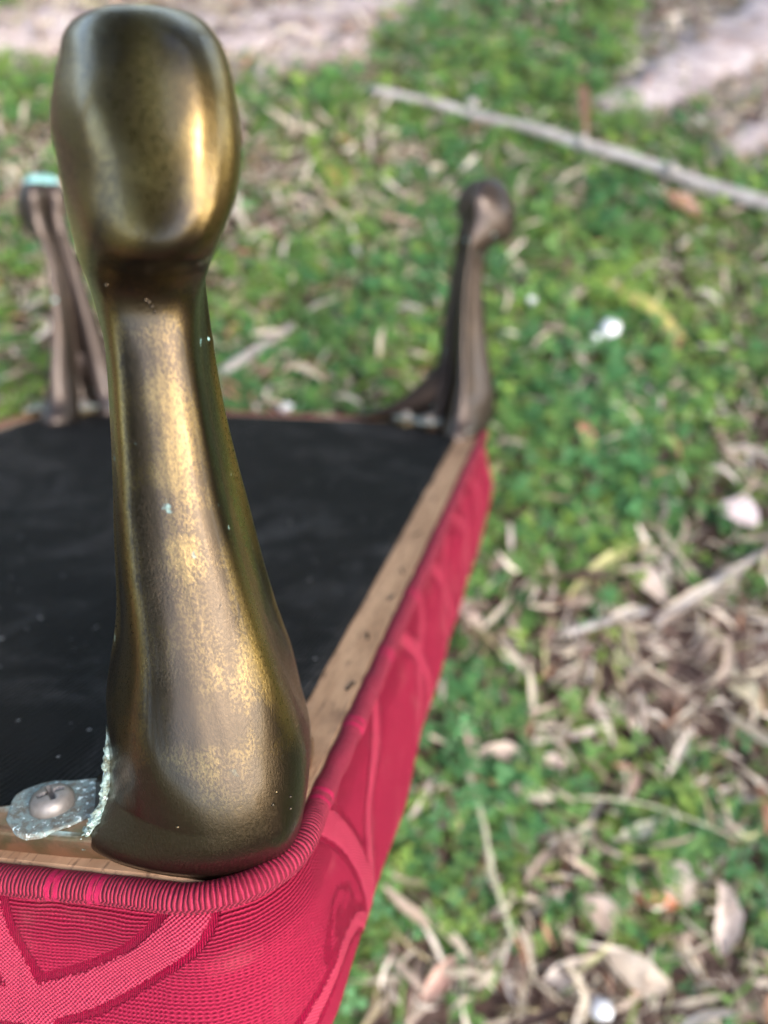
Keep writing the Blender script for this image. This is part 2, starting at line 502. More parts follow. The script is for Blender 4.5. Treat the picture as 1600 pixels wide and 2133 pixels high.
def mat_ground():
    m = NT('leaf_mould_soil')
    o = m.obj()
    a = m.ramp(m.noise(9, 5, 0.6, o, 0.5), 0.38, 0.62)
    c = m.mix(a, (0.045, 0.026, 0.018), (0.11, 0.070, 0.055))
    c = m.mix(m.ramp(m.noise(90, 4, 0.65, o, 0.3), 0.48, 0.62), c, (0.17, 0.115, 0.09))
    c = m.mix(m.ramp(m.noise(160, 3, 0.6, o), 0.55, 0.66), c, (0.030, 0.018, 0.014))
    # pale trodden earth where the grass stops
    pale = m.attr('pale')
    pc = m.mix(m.ramp(m.noise(45, 5, 0.65, o, 0.4), 0.35, 0.65), (0.46, 0.40, 0.38), (0.25, 0.20, 0.185))
    c = m.mix(pale, c, pc)
    # far field: grass colour beyond what is planted
    far = m.attr('far')
    fc = m.mix(m.ramp(m.noise(3.0, 5, 0.6, o), 0.4, 0.6), (0.055, 0.11, 0.03), (0.14, 0.10, 0.07))
    c = m.mix(far, c, fc)
    m.P(Base_Color=c, Roughness=0.95, Normal=m.bump(m.noise(120, 4, 0.65, o), 0.7, 0.006))
    m.p.inputs['Specular IOR Level'].default_value = 0.2
    return m.m

def mat_bark(name, a, b, scale=70):
    m = NT(name)
    o = m.obj()
    n = m.noise(scale, 5, 0.65, m.mapping(o, (0.3, 1, 1)), 0.5)
    c = m.mix(m.ramp(n, 0.35, 0.65), a, b)
    c = m.mix(m.ramp(m.noise(scale * 3, 3, 0.6, o), 0.58, 0.7, 0, 0.7), c, tuple(k * 0.4 for k in b))
    m.P(Base_Color=c, Roughness=0.85, Normal=m.bump(n, 0.6, 0.003))
    m.p.inputs['Specular IOR Level'].default_value = 0.25
    return m.m

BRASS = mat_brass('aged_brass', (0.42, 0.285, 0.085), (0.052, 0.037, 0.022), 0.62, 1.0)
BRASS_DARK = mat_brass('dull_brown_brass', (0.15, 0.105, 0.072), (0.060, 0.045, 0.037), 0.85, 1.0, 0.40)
FABRIC, PIPING, COVER, WOOD = mat_fabric(), mat_piping(), mat_cover(), mat_wood()
VERD, FLANGE = mat_verdigris(), mat_flange()
TABM = mat_verdigris('grey_green_tab', (0.19, 0.25, 0.235), (0.12, 0.105, 0.08))
STEEL = mat_simple('dull_zinc_screw', (0.21, 0.19, 0.17), 0.42, (0.12, 0.105, 0.09), 120, 0.3, 0.4, 900, 0.0002)
STAPLE = mat_simple('rusty_staple', (0.045, 0.035, 0.03), 0.5, (0.09, 0.05, 0.03), 300, 0.7)
LEAFY, GROUND = mat_leafy('living_leaf'), mat_ground()
DEAD = mat_leafy('dead_leaf', 0.15, 0.6, 0.4)
BARK = mat_bark('weathered_twig', (0.40, 0.37, 0.34), (0.24, 0.21, 0.19))
ROOT = mat_bark('pale_root', (0.46, 0.39, 0.37), (0.24, 0.19, 0.18), 30)
STONE = mat_simple('white_pebble', (0.80, 0.80, 0.78), 0.25, (0.62, 0.62, 0.60), 80)

# ---------------------------------------------------------------- object helpers
def mesh_obj(name, verts, faces, mat, parent=None, smooth=True, cols=None):
    me = bpy.data.meshes.new(name)
    verts = np.asarray(verts, np.float32).reshape(-1, 3)
    if isinstance(faces, np.ndarray):
        nf, k = faces.shape
        me.vertices.add(len(verts)); me.vertices.foreach_set('co', verts.ravel())
        me.loops.add(nf * k); me.loops.foreach_set('vertex_index', faces.astype(np.int32).ravel())
        me.polygons.add(nf); me.polygons.foreach_set('loop_start', np.arange(0, nf * k, k, dtype=np.int32))
        me.update(calc_edges=True)
    else:
        me.from_pydata(verts.tolist(), [], faces)
        me.update()
    if smooth: me.polygons.foreach_set('use_smooth', np.ones(len(me.polygons), bool))
    if cols is not None:
        at = me.color_attributes.new('Col', 'FLOAT_COLOR', 'POINT')
        c4 = np.column_stack([cols, np.ones(len(cols))]).astype(np.float32)
        at.data.foreach_set('color', c4.ravel())
    me.materials.append(mat)
    ob = bpy.data.objects.new(name, me)
    col.objects.link(ob)
    ob.parent = parent
    return ob

def fattr(ob, name, vals):
    at = ob.data.attributes.new(name, 'FLOAT', 'POINT')
    at.data.foreach_set('value', np.asarray(vals, np.float32))

def tag(o, label=None, cat=None, group=None, kind=None):
    if label: o['label'] = label
    if cat: o['category'] = cat
    if group: o['group'] = group
    if kind: o['kind'] = kind
    return o

def grid_faces(nr, nc, wrap=False):
    i = np.arange(nr - 1)[:, None]
    j = np.arange(nc if wrap else nc - 1)[None, :]
    j2 = (j + 1) % nc
    return np.stack(np.broadcast_arrays(i * nc + j, i * nc + j2, (i + 1) * nc + j2, (i + 1) * nc + j), -1).reshape(-1, 4)

def prism(poly, z0, z1, bev=0.0):
    """closed plan polygon extruded, with a small chamfer on the upper rim; poly counter-clockwise"""
    P = np.array(poly, float); n = len(P)
    c = P.mean(0)
    def inset(k):
        prev, nxt = np.roll(P, 1, 0), np.roll(P, -1, 0)
        d = nxt - prev; nrm = np.column_stack([-d[:, 1], d[:, 0]]); nrm /= np.linalg.norm(nrm, axis=1)[:, None] + 1e-9
        return P + nrm * k
    rings = [np.column_stack([P, np.full(n, z0)])]
    if bev > 0:
        for a in (0.0, 0.3, 0.6, 1.0):
            rings.append(np.column_stack([inset(bev * (1 - math.cos(a * math.pi / 2))), np.full(n, z1 - bev + bev * math.sin(a * math.pi / 2))]))
    else:
        rings.append(np.column_stack([P, np.full(n, z1)]))
    V = np.vstack(rings)
    F = [tuple(f) for f in grid_faces(len(rings), n, True)]
    F.append(tuple(range((len(rings) - 1) * n, len(rings) * n)))
    F.append(tuple(range(n))[::-1])
    return V, F

# stool frame of reference -> world
def stool_matrix():
    c2w = cam.rotation_euler.to_matrix()
    flip = Matrix(((1, 0, 0), (0, -1, 0), (0, 0, -1)))
    M = Matrix((AX.tolist(), AY.tolist(), AZ.tolist())).transposed()      # stool -> camera(x right,y down,z fwd)
    R = c2w @ flip @ M
    org = np.array([-1.63, 2.5, 0.0])
    t = Vector(to_cam(org)[0].tolist()) * HU
    t = c2w @ (flip @ t) + Vector(cam.location)
    return Matrix.Translation(t) @ R.to_4x4(), org
cam_m = Matrix.Translation(cam.location) @ cam.rotation_euler.to_matrix().to_4x4()
STOOL_M, ORG = stool_matrix()
stool = bpy.data.objects.new('footstool', None)
col.objects.link(stool)
stool.matrix_world = STOOL_M
tag(stool, 'upturned crimson upholstered footstool with cast brass legs pointing up, held tilted over grass', 'footstool')

def S(P):                                         # stool units -> local metres
    return (np.asarray(P, float).reshape(-1, 3) - ORG) * HU

# ---------------------------------------------------------------- cushion
def poly_dist(S_, T_, pts):
    d = np.full(S_.shape, 1e9)
    for (a, b), (c, e) in zip(pts[:-1], pts[1:]):
        ux, uy = c - a, e - b
        L2 = ux * ux + uy * uy + 1e-9
        t = np.clip(((S_ - a) * ux + (T_ - b) * uy) / L2, 0, 1)
        d = np.minimum(d, np.hypot(S_ - a - t * ux, T_ - b - t * uy))
    return d

def spline2(pts, n=24):
    return [tuple(p) for p in catmull(pts, n)]

BANDS = [(spline2([(-9, -4), (-12, 4), (-15.5, 9), (-21, 15), (-29, 20.5), (-38, 24.0), (-48, 26), (-60, 25)]), 4.1),
         (spline2([(-60, -8), (-54.5, 3), (-50.5, 12), (-46.5, 19), (-41.5, 28), (-36, 38), (-30, 50)]), 3.6),
         (spline2([(-70, 46), (-60, 38), (-53, 35), (-46, 37), (-38, 44)]), 3.2),
         (spline2([(-90, 0), (-82, 14), (-76, 28), (-74, 50)]), 4.0),
         (spline2([(-6, 60), (1, 43), (8, 34.5), (15, 32.0), (23, 33), (30, 38), (36, 50)]), 2.4),
         (spline2([(20, -4), (26, 4), (32, 14), (36, 26), (37, 40), (34, 56)]), 3.9),
         (spline2([(86, -4), (72, 10), (58, 18), (48, 25), (40, 36), (34, 50)]), 2.8)]
for k in range(1, 6):
    BANDS.append((spline2([(45 + 62 * k, -4), (56 + 62 * k, 8), (66 + 62 * k, 22), (70 + 62 * k, 50)]), 3.8))
    BANDS.append((spline2([(96 + 62 * k, -4), (84 + 62 * k, 9), (66 + 62 * k, 19), (50 + 62 * k, 34), (46 + 62 * k, 50)]), 3.0))
PAISLEY = spline2([(27, 30), (26.5, 25), (23, 21.5), (18, 20.5), (13.5, 22.5), (11, 26), (12, 29), (17, 28.5), (22, 27.5), (27, 30)])
PAISLEY2 = spline2([(22, 25), (18, 24), (15, 25.5), (16.5, 26.6), (20, 26)])

def build_cushion():
    G, s, t = cushion_grid()
    nt, ns, _ = G.shape
    L = s[-1] * HU * 1000
    smm = s * HU * 1000
    tmm = t * HU * 1000
    G = np.concatenate([G, G[:, :1]], axis=1)     # seam column so that the map does not wrap back
    SS, TT = np.meshgrid(smm, tmm)
    SW = np.where(SS > L * 0.52, SS - L, SS)
    band = np.full(SW.shape, 1e9)
    for pts, hw in BANDS:
        band = np.minimum(band, poly_dist(SW, TT, pts) - hw)
    for pts, hw in ((PAISLEY, 0.35), (PAISLEY2, 0.15)):
        d = poly_dist(SW, TT, pts) - hw
        band = np.where(d < 0.9, np.minimum(np.abs(d) * 0.5, np.abs(band)), band)
    P = skew(G.reshape(-1, 3)).reshape(G.shape)
    # soft folds where the cloth is pulled over the edge, and a slack dip here and there
    n1 = np.array([mnoise.noise(Vector((a * 0.018, b * 0.06, 3.0))) for a, b in zip(SW.ravel(), TT.ravel())]).reshape(SW.shape)
    cen = np.array([(X0 + X1) / 2, (Y0 + Y1) / 2])
    d = P[..., :2] - cen; d /= np.linalg.norm(d, axis=-1)[..., None] + 1e-9
    amp = 0.022 * np.clip(TT / 14, 0, 1) * np.clip((95 - TT) / 30, 0, 1)
    P[..., :2] += d * (n1 * amp)[..., None]
    # ribbons stand a little proud of the ribbed ground
    P[..., :2] += d * (np.where(np.abs(SW) < 45, 1.0, 0.35))[..., None] * (0.0034 * np.clip(-band / 0.5, 0, 1) - 0.0022 * np.clip(1 - np.abs(band - 0.5) / 0.9, 0, 1))[..., None]
    ob = mesh_obj('cushion', S(P), grid_faces(nt, ns + 1)[:, ::-1].copy(), FABRIC, stool)
    uvl = ob.data.uv_layers.new(name='UVMap')
    li = np.zeros(len(ob.data.loops), np.int32); ob.data.loops.foreach_get('vertex_index', li)
    SU = SS.copy(); SU[:, :-1] = SS[:, :-1]
    uv = np.column_stack([SU.ravel()[li], TT.ravel()[li]])
    uvl.data.foreach_set('uv', uv.astype(np.float32).ravel())
    fattr(ob, 'band', np.clip(band, -10, 10).ravel())
    # cap under the seat is closed by the last tiny ring
    ob['label'] = 'crimson jacquard cushion with woven ribbon pattern'
    return ob
cushion = build_cushion()

def build_piping():
    xy, s = rounded_rect(0.018)
    n = len(xy)
    # finer resampling near the camera
    smm = s * HU * 1000; L = smm[-1]
    xyc = np.vstack([xy, xy[:1]])
    q = np.concatenate([np.arange(-100, 130, 0.27), np.arange(130, L - 100, 1.6), [L - 100]])
    X = np.interp(q % L, smm, xyc[:, 0]); Y = np.interp(q % L, smm, xyc[:, 1])
    T = np.column_stack([np.gradient(X), np.gradient(Y)]); T /= np.linalg.norm(T, axis=1)[:, None]
    N = np.column_stack([T[:, 1], -T[:, 0]])      # outward
    m = 20
    V, UV = [], []
    r0 = 0.0245
    per = lambda v, f, z: mnoise.noise(Vector((v * f, z, 0)))
    for k in range(len(q)):
        w = mnoise.noise(Vector((q[k] * 0.05, 1.3, 0)))
        w2 = mnoise.noise(Vector((q[k] * 0.16, 7.3, 0)))
        rr = r0 * (1 + 0.08 * w + (0.05 if q[k] < 12 else 0.14) * w2)
        for j in range(m):
            a = 2 * math.pi * j / m
            ripple = 1 + (0.020 + 0.015 * w2) * math.sin(2 * math.pi * q[k] / 0.80 + 0.9 * a)
            ripple = 1
            V.append((X[k] + N[k, 0] * (rr * ripple * math.cos(a) + 0.004 * w), Y[k] + N[k, 1] * (rr * ripple * math.cos(a) + 0.004 * w), -0.020 + rr * ripple * math.sin(a)))
            UV.append((q[k], a))
    P = skew(V)
    ob = mesh_obj('piping', S(P), grid_faces(len(q), m, True), PIPING, cushion)
    uvl = ob.data.uv_layers.new(name='UVMap')
    li = np.zeros(len(ob.data.loops), np.int32); ob.data.loops.foreach_get('vertex_index', li)
    uvl.data.foreach_set('uv', np.array(UV)[li].astype(np.float32).ravel())
    sw = np.array(UV)[:, 0]
    d = np.abs(np.abs(sw + 32.5) - 4.2) - 0.7     # two woven lines that cross the piping
    for c0 in (24, 52, 88, 130):
        d = np.minimum(d, np.abs(sw - c0) - 1.2)
    fattr(ob, 'patch', np.clip(d, -5, 5))
    return ob
piping = build_piping()

# ---------------------------------------------------------------- wooden frame and dust cover
def rail(i0, i1):
    """a stretch of the frame between two perimeter indices"""
    out, _ = rounded_rect(0.0); mid, _ = rounded_rect(-0.006); inn, _ = rounded_rect(-0.104); inm, _ = rounded_rect(-0.110)
    n = len(out)
    idx = [k % n for k in range(i0, i1 + 1)]
    prof = [(out, -0.055), (out, -0.007), (mid, 0.0), (inn, 0.0), (inm, -0.005), (inm, -0.055)]
    V = []
    for k in idx:
        for ring, z in prof:
            V.append((ring[k, 0], ring[k, 1], z))
    m = len(prof)
    V = skew(V)
    F = [tuple(f) for f in grid_faces(len(idx), m, True)]
    F.append(tuple(range(m))); F.append(tuple(range((len(idx) - 1) * m, len(idx) * m))[::-1])
    return mesh_obj('frame_rail', S(V), F, WOOD, stool, smooth=False)

counts = [26, 300, 24, 40, 12, 40, 12, 30, 110, 26]
cum = np.cumsum([0] + counts)
rails = [rail(0, cum[2] + 12), rail(cum[2] + 12, cum[4] + 6), rail(cum[4] + 6, cum[6] + 6), rail(cum[6] + 6, cum[-1])]
STAPLE_PX = [(730, 1430, 0.3), (766, 1325, 0.9), (815, 1245, 0.4), (838, 1190, 1.0), (870, 1112, 0.2), (905, 1040, 0.8)]
def on_plane(x, y, h=0.0):
    r = pray(x, y); r = r / 1.0
    t = -(1 - h) / r.dot(AZ)
    p = r * t
    return np.array([p.dot(AX), p.dot(AY), h])
def staple(parent, c, ang, ln=0.036, w=0.006):
    V, F = prism([(-ln / 2, -w / 2), (ln / 2, -w / 2), (ln / 2, w / 2), (-ln / 2, w / 2)], -0.004, 0.0045, 0.0015)
    ca, sa = math.cos(ang), math.sin(ang)
    V = np.column_stack([V[:, 0] * ca - V[:, 1] * sa + c[0], V[:, 0] * sa + V[:, 1] * ca + c[1], V[:, 2]])
    return mesh_obj('staple', S(V), F, STAPLE, parent, smooth=False)
for x, y, a in STAPLE_PX:
    p = on_plane(x, y)
    staple(rails[0], (p[0], p[1]), math.pi / 2 + (a - 0.6) * 0.9)

def build_cover():
    nx, ny = 90, 120
    V = []
    xi0, xi1, yi0, yi1 = X0 + 0.095, X1 - 0.098, Y0 + 0.095, Y1 - 0.06
    for j in range(ny + 1):
        for i in range(nx + 1):
            u, v = i / nx, j / ny
            x = xi0 + (xi1 - xi0) * u; y = yi0 + (yi1 - yi0) * v
            e = min(u, 1 - u, v, 1 - v)
            z = 0.003 + 0.006 * min(1, e / 0.01) - 0.055 * (min(1, e / 0.25)) ** 0.8 * (1 if e > 0.012 else 0) + 0.010 * mnoise.noise(Vector((x * 2.2, y * 2.2, 0))) * min(1, e / 0.1)
            x += 0.006 * mnoise.noise(Vector((y * 6, 4, 0))) * (1 if i in (0, nx) else 0)
            V.append((x, y, z))
    return mesh_obj('dust_cover', S(skew(V)), grid_faces(ny + 1, nx + 1), COVER, stool)
build_cover()

# ---------------------------------------------------------------- legs
def ring_mesh(R):
    nr, m, _ = R.shape
    V = R.reshape(-1, 3)
    F = [tuple(f) for f in grid_faces(nr, m, True)]
    # caps: zip the two halves of the C section together
    def cap(base, flip):
        half = m // 2
        fs = []
        for k in range(half):
            a, b = base + k, base + k + 1
            c, d = base + (m - k - 1) % m, base + (m - k) % m
            f = (a, b, c, d) if k > 0 else (a, b, c)
            f = tuple(dict.fromkeys(f))
            if len(f) > 2: fs.append(f[::-1] if flip else f)
        return fs
    F += cap(0, False) + cap((nr - 1) * m, True)
    return V, F

def lumps(pts, rad, seed, flat=0.6):
    r = random.Random(seed)
    V, F = [], []
    for p in pts:
        bm = bmesh.new(); bmesh.ops.create_icosphere(bm, subdivisions=2, radius=1.0)
        sc = rad * r.uniform(0.5, 1.3)
        off = len(V)
        q = Quaternion((r.random(), r.random(), r.random(), r.random())).normalized()
        for v in bm.verts:
            k = 1 + 0.45 * mnoise.noise(v.co * 1.7 + Vector((r.random() * 0 + p[0] * 50, p[1] * 50, seed)))
            c = q @ Vector((v.co.x, v.co.y * flat, v.co.z * 1.1))
            V.append((p[0] + c.x * sc * k, p[1] + c.y * sc * k, p[2] + c.z * sc * k))
        F += [tuple(off + v.index for v in f.verts) for f in bm.faces]
        bm.free()
    return V, F

def screw_mesh(r=0.036, h=0.021, seed=0, turn=0.4):
    V = []; F = []
    nr, na = 22, 48
    for i in range(nr + 1):
        q = i / nr
        for j in range(na):
            a = 2 * math.pi * j / na
            x, y = q * math.cos(a), q * math.sin(a)
            z = h * max(0.0, 1 - q ** 3.4) ** 0.5 + 0.008
            xr, yr = x * math.cos(turn) - y * math.sin(turn), x * math.sin(turn) + y * math.cos(turn)
            w = 0.13 * (1 - 0.35 * q)
            if (abs(xr) < w and abs(yr) < 0.56) or (abs(yr) < w and abs(xr) < 0.56):
                z -= 0.019 * (1 - 0.7 * q)
            V.append((x * r, y * r, z))
    for j in range(na): V.append((r * math.cos(2 * math.pi * j / na), r * math.sin(2 * math.pi * j / na), -0.004))
    F = grid_faces(nr + 2, na, True)
    return np.array(V), F

def flange_poly():
    fx, fy = X1, Y0
    half = [(-0.56, 0.004), (-0.63, 0.010), (-0.665, 0.028), (-0.62, 0.045), (-0.53, 0.052), (-0.487, 0.066), (-0.468, 0.098), (-0.446, 0.122),
            (-0.408, 0.134), (-0.375, 0.126), (-0.350, 0.112), (-0.325, 0.128), (-0.27, 0.20)]
    left = [(fx + a, fy + b + 0.018) for a, b in half]
    right = [(fx - b - 0.018, fy - a * 0.55) for a, b in half][::-1]
    corner = [(fx - 0.03, fy + 0.20), (fx - 0.06, fy + 0.10), (fx - 0.12, fy + 0.05), (fx - 0.22, fy + 0.028), (fx - 0.35, fy + 0.022)]
    poly = left + [(fx - 0.23, fy + 0.23)] + right + corner
    return poly[::-1]                              # counter-clockwise

BASE_RINGS = leg_rings()
NEAR_RINGS = leg_rings(LEG_NEAR, nz=320, na=44, shell=SEC_NEAR, shell_l=SEC_NEAR_L)
def make_leg(cx, cy, ang, mirror, mat, label=None, seed=0, tip=0.0, near=False, wide=1.0):
    R = (NEAR_RINGS if near else BASE_RINGS).copy()
    R[..., 1] *= wide
    if mirror: R[..., 1] *= -1
    R[0, :, 2] -= 0.025; R[1, :, 2] -= 0.010
    P = place_leg(R, cx, cy, ang, near)
    if near:                                      # hand-finished casting: soft dents, never a perfect curve
        Q = P.reshape(-1, 3); N = np.zeros_like(P)
        cen = P.mean(1, keepdims=True); D = P - cen; D[..., 2] = 0
        D /= np.linalg.norm(D, axis=-1)[..., None] + 1e-6
        n = np.array([0.0018 * mnoise.noise(Vector((a * 9, b_ * 9, c * 5))) + 0.0006 * mnoise.noise(Vector((a * 26, b_ * 26, c * 14 + 5))) for a, b_, c in Q]).reshape(P.shape[:2])
        head = np.clip((P[..., 2] - 0.93) / 0.08, 0, 1)
        n += head * np.array([0.0028 * mnoise.noise(Vector((a * 14 + 3, b_ * 14, c * 9))) for a, b_, c in Q]).reshape(P.shape[:2])
        P = P + D * n[..., None]
    V, F = ring_mesh(P)
    ob = mesh_obj('leg', S(V), F, mat, stool)
    bm = bmesh.new(); bm.from_mesh(ob.data); bmesh.ops.recalc_face_normals(bm, faces=bm.faces); bm.to_mesh(ob.data); bm.free()
    z = V[:, 2]
    fattr(ob, 'crust', np.clip((z - 1.16) / 0.07, 0, 1) * tip)
    if near:                                      # worn bright ridges, with reflected gold and dark bands painted in
        b_, u_ = NEAR_RINGS[..., 1], NEAR_RINGS[..., 0]
        W = np.abs(b_).max(1)[:, None]; q = b_ / W
        g = lambda x, c, w: np.exp(-((x - c) / w) ** 2)
        zz = NEAR_RINGS[..., 2]
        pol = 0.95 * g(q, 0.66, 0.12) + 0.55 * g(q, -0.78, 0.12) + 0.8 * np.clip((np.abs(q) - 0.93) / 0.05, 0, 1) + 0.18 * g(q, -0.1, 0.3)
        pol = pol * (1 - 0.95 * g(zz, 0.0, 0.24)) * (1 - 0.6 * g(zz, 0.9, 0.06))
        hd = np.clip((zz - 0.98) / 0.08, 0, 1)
        pol = pol * (1 - hd) + hd * (0.25 + 0.85 * g(q, 0.30, 0.42) + 0.5 * g(q, -0.72, 0.10)) * (1 - 0.7 * np.clip((zz - 1.15) / 0.06, 0, 1) * (q < 0.1))  # broad gold highlight painted towards the right of the foot
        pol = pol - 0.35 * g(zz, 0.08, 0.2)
        fattr(ob, 'polish_glint', np.clip(pol, -0.35, 1).ravel())
    else:
        fattr(ob, 'polish_glint', np.full(len(z), 0.15))
    if near:
        bb = NEAR_RINGS[..., 1] / np.abs(NEAR_RINGS[..., 1]).max(1)[:, None]; zz = NEAR_RINGS[..., 2]
        ob.data.attributes['crust'].data.foreach_set('value', (np.clip((-bb - 0.80) / 0.15, 0, 1) * np.clip((0.22 - zz) / 0.08, 0, 1) * 0.9).astype(np.float32).ravel())
    if label: ob['label'] = label
    return ob, P

def make_flange(kind, leg_ob, crust_at):
    poly = np.array(flange_poly())
    V, F = prism(poly, -0.0, 0.044, 0.010)
    xm, ym = (X0 + X1) / 2, (Y0 + Y1) / 2
    sx, sy = kind
    def tr(V):
        V = np.array(V, float)
        if sx < 0: V[:, 0] = 2 * xm - V[:, 0]
        if sy < 0: V[:, 1] = 2 * ym - V[:, 1]
        return skew(V)
    W = tr(V)
    ob = mesh_obj('mounting_flange', S(W), F, FLANGE, leg_ob, smooth=False)
    bm = bmesh.new(); bm.from_mesh(ob.data)
    bmesh.ops.recalc_face_normals(bm, faces=bm.faces)
    bm.to_mesh(ob.data); bm.free()
    c = crust_at(V)
    fattr(ob, 'crust', c)
    for k, (a, b) in enumerate(((-0.408, 0.078), (-0.100, 0.225), (-0.27, 0.17))):
        if k == 2 and kind == (1, 1): continue
        sv, sf = screw_mesh(turn=[0.75, 0.2, 1.1][k])
        sv = sv + [X1 + a, Y0 + b + 0.008, 0.0475]
        mesh_obj('screw', S(tr(sv)), sf, STEEL, leg_ob)
        tb = []
        for q in range(28):
            aa = 2 * math.pi * q / 28
            rr = 0.068 + 0.005 * math.sin(3 * aa + k) + 0.002 * math.sin(7 * aa) + 0.030 * max(0, math.cos(aa - (0.6 if k == 0 else 3.6))) ** 3
            tb.append((X1 + a + rr * math.cos(aa) * 1.12, Y0 + b + 0.008 + rr * math.sin(aa)))
        tv, tf = prism(tb, 0.038, 0.0485, 0.004)
        mesh_obj('screw_tab', S(tr(tv)), tf, TABM, leg_ob, smooth=False)
    return ob

def make_web(leg_ob, kind, along):
    """curved ear that runs from the leg down onto the rail"""
    n, th = 14, 0.034
    V = []
    for i in range(n + 1):
        t = i / n
        d = 0.10 + 0.60 * t
        h = 0.045 + 0.50 * (1 - t) ** 1.9
        for z in (0.03, h * 0.5 + 0.02, h - 0.008):
            V.append((d, 0.075, z))
        V.append((d, 0.075 + th * 0.5, h))
        for z in (h - 0.008, h * 0.5 + 0.02, 0.03):
            V.append((d, 0.075 + th, z))
    V = np.array(V)
    P = np.column_stack([X1 - V[:, 0], Y0 + V[:, 1], V[:, 2]]) if along == 'x' else np.column_stack([X1 - V[:, 1], Y0 + V[:, 0], V[:, 2]])
    sx, sy = kind
    if sx < 0: P[:, 0] = X0 + X1 - P[:, 0]
    if sy < 0: P[:, 1] = Y0 + Y1 - P[:, 1]
    F = [tuple(f) for f in grid_faces(n + 1, 7, True)] + [tuple(range(7)), tuple(range(n * 7, n * 7 + 7))[::-1]]
    ob = mesh_obj('bracket_ear', S(skew(P)), F, BRASS_DARK, leg_ob)
    bm = bmesh.new(); bm.from_mesh(ob.data); bmesh.ops.recalc_face_normals(bm, faces=bm.faces); bm.to_mesh(ob.data); bm.free()

xm, ym = (X0 + X1) / 2, (Y0 + Y1) / 2
ANR = -math.radians(41)
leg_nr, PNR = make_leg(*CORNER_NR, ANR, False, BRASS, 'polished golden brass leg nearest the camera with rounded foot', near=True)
crust_tab = lambda V: np.clip((V[:, 2] - 0.03) / 0.02, 0, 1) * np.clip(1.2 - np.abs(V[:, 0] - (X1 - 0.41)) / 0.16, 0, 1)
make_flange((1, 1), leg_nr, crust_tab)
crust_all = lambda V: np.clip((V[:, 2] - 0.02) / 0.03, 0, 1) * 0.75
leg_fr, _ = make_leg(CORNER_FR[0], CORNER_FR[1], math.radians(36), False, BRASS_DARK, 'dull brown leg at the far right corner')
make_flange((1, -1), leg_fr, crust_all)
make_web(leg_fr, (1, -1), 'x')
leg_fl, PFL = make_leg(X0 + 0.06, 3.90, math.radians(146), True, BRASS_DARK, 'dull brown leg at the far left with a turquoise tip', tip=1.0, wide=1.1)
make_flange((-1, -1), leg_fl, crust_all)
make_web(leg_fl, (-1, -1), 'x')
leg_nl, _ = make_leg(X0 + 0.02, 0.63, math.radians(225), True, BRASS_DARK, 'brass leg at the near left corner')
make_flange((-1, 1), leg_nl, crust_all)

# verdigris crust in the angle between the near leg and its flange
def build_crust():
    r = random.Random(5)
    nz, m, _ = PNR.shape
    pts = []
    left = [k for k in range(m)]
    for i in range(nz):
        z = NEAR_RINGS[i, 0, 2]
        if z > 0.20: break
        # silhouette point on the left flank
        p = PNR[i]
        c = to_cam(p); px = c[:, 0] / c[:, 2]
        k = int(px.argmin())
        for q in range(7):
            t = r.random()
            pts.append(p[k] + np.array([r.gauss(-0.001, 0.003 + 0.006 * max(0, 0.08 - z)), r.gauss(-0.009, 0.005), r.gauss(0, 0.004)]))
    a = on_plane(185, 1795, 0.05)
    path = []
    for i in range(nz):
        z = NEAR_RINGS[i, 0, 2]
        if z > 0.215: break
        p = PNR[i]; c = to_cam(p); k = int((c[:, 0] / c[:, 2]).argmin())
        path.append(p[k])
    path = catmull(path[::6], 150)
    n, m2, V = 151, 18, []
    for i in range(n):
        t = i / (n - 1)
        rad = 0.0100 * (0.25 + 1.0 * math.sin(math.pi * min(1, t * 0.9 + 0.12)) ** 0.6 * (0.75 + 0.6 * mnoise.noise(Vector((t * 9, 2, 0)))))
        if t > 0.9: rad *= (1 - t) / 0.1
        for q in range(m2):
            a = 2 * math.pi * q / m2
            p = path[i] + np.array([math.cos(a) * rad + 0.001, math.sin(a) * rad * 1.3 - 0.006, 0])
            nn = mnoise.noise(Vector((p * 75).tolist())) * 0.9 + mnoise.noise(Vector((p * 210).tolist())) * 0.6
            V.append(path[i] + np.array([0.001, -0.006, 0.0]) + (p - path[i] - np.array([0.001, -0.006, 0.0])) * (1 + 0.7 * nn) + np.array([0, 0, 0.003 * nn]))
    V = np.array(V); F = [tuple(f) for f in grid_faces(n, m2, True)]
    ob = mesh_obj('verdigris_crust', S(V), F, VERD, leg_nr, smooth=False)
    return ob
build_crust()
# small cast-in bubbles on the neck and knee of the near leg
def near_surface(x, y):
    c = to_cam(PNR.reshape(-1, 3)); px = np.column_stack([PX0 + FPX * c[:, 0] / c[:, 2], PY0 + FPX * c[:, 1] / c[:, 2]])
    d = np.hypot(*(px - [x, y]).T); ok = d < 9
    if not ok.any(): ok = d < d.min() + 2
    idx = np.where(ok)[0]; k = idx[c[idx, 2].argmin()]
    return PNR.reshape(-1, 3)[k]
pts = [near_surface(*q) for q in ((313, 636), (322, 646), (307, 630), (327, 655), (218, 600), (612, 1660), (609, 1690), (574, 1680), (365, 1727), (580, 1655))]
for q in pts:
    V, F = lumps([q], 0.0042, 8, 0.9)
    mesh_obj('casting_bump', S(V), F, BRASS, leg_nr)

# ---------------------------------------------------------------- ground
def px_ground(x, y, h=0.0):
    r = Vector(((x - PX0) / FPX, -(y - PY0) / FPX, -1.0))
    d = cam.rotation_euler.to_matrix() @ r
    t = (h - CAM_H) / d.z
    return np.array([d.x * t, d.y * t, h])

def field(x, y, f, seed):
    return mnoise.noise(Vector((x * f, y * f, seed)))

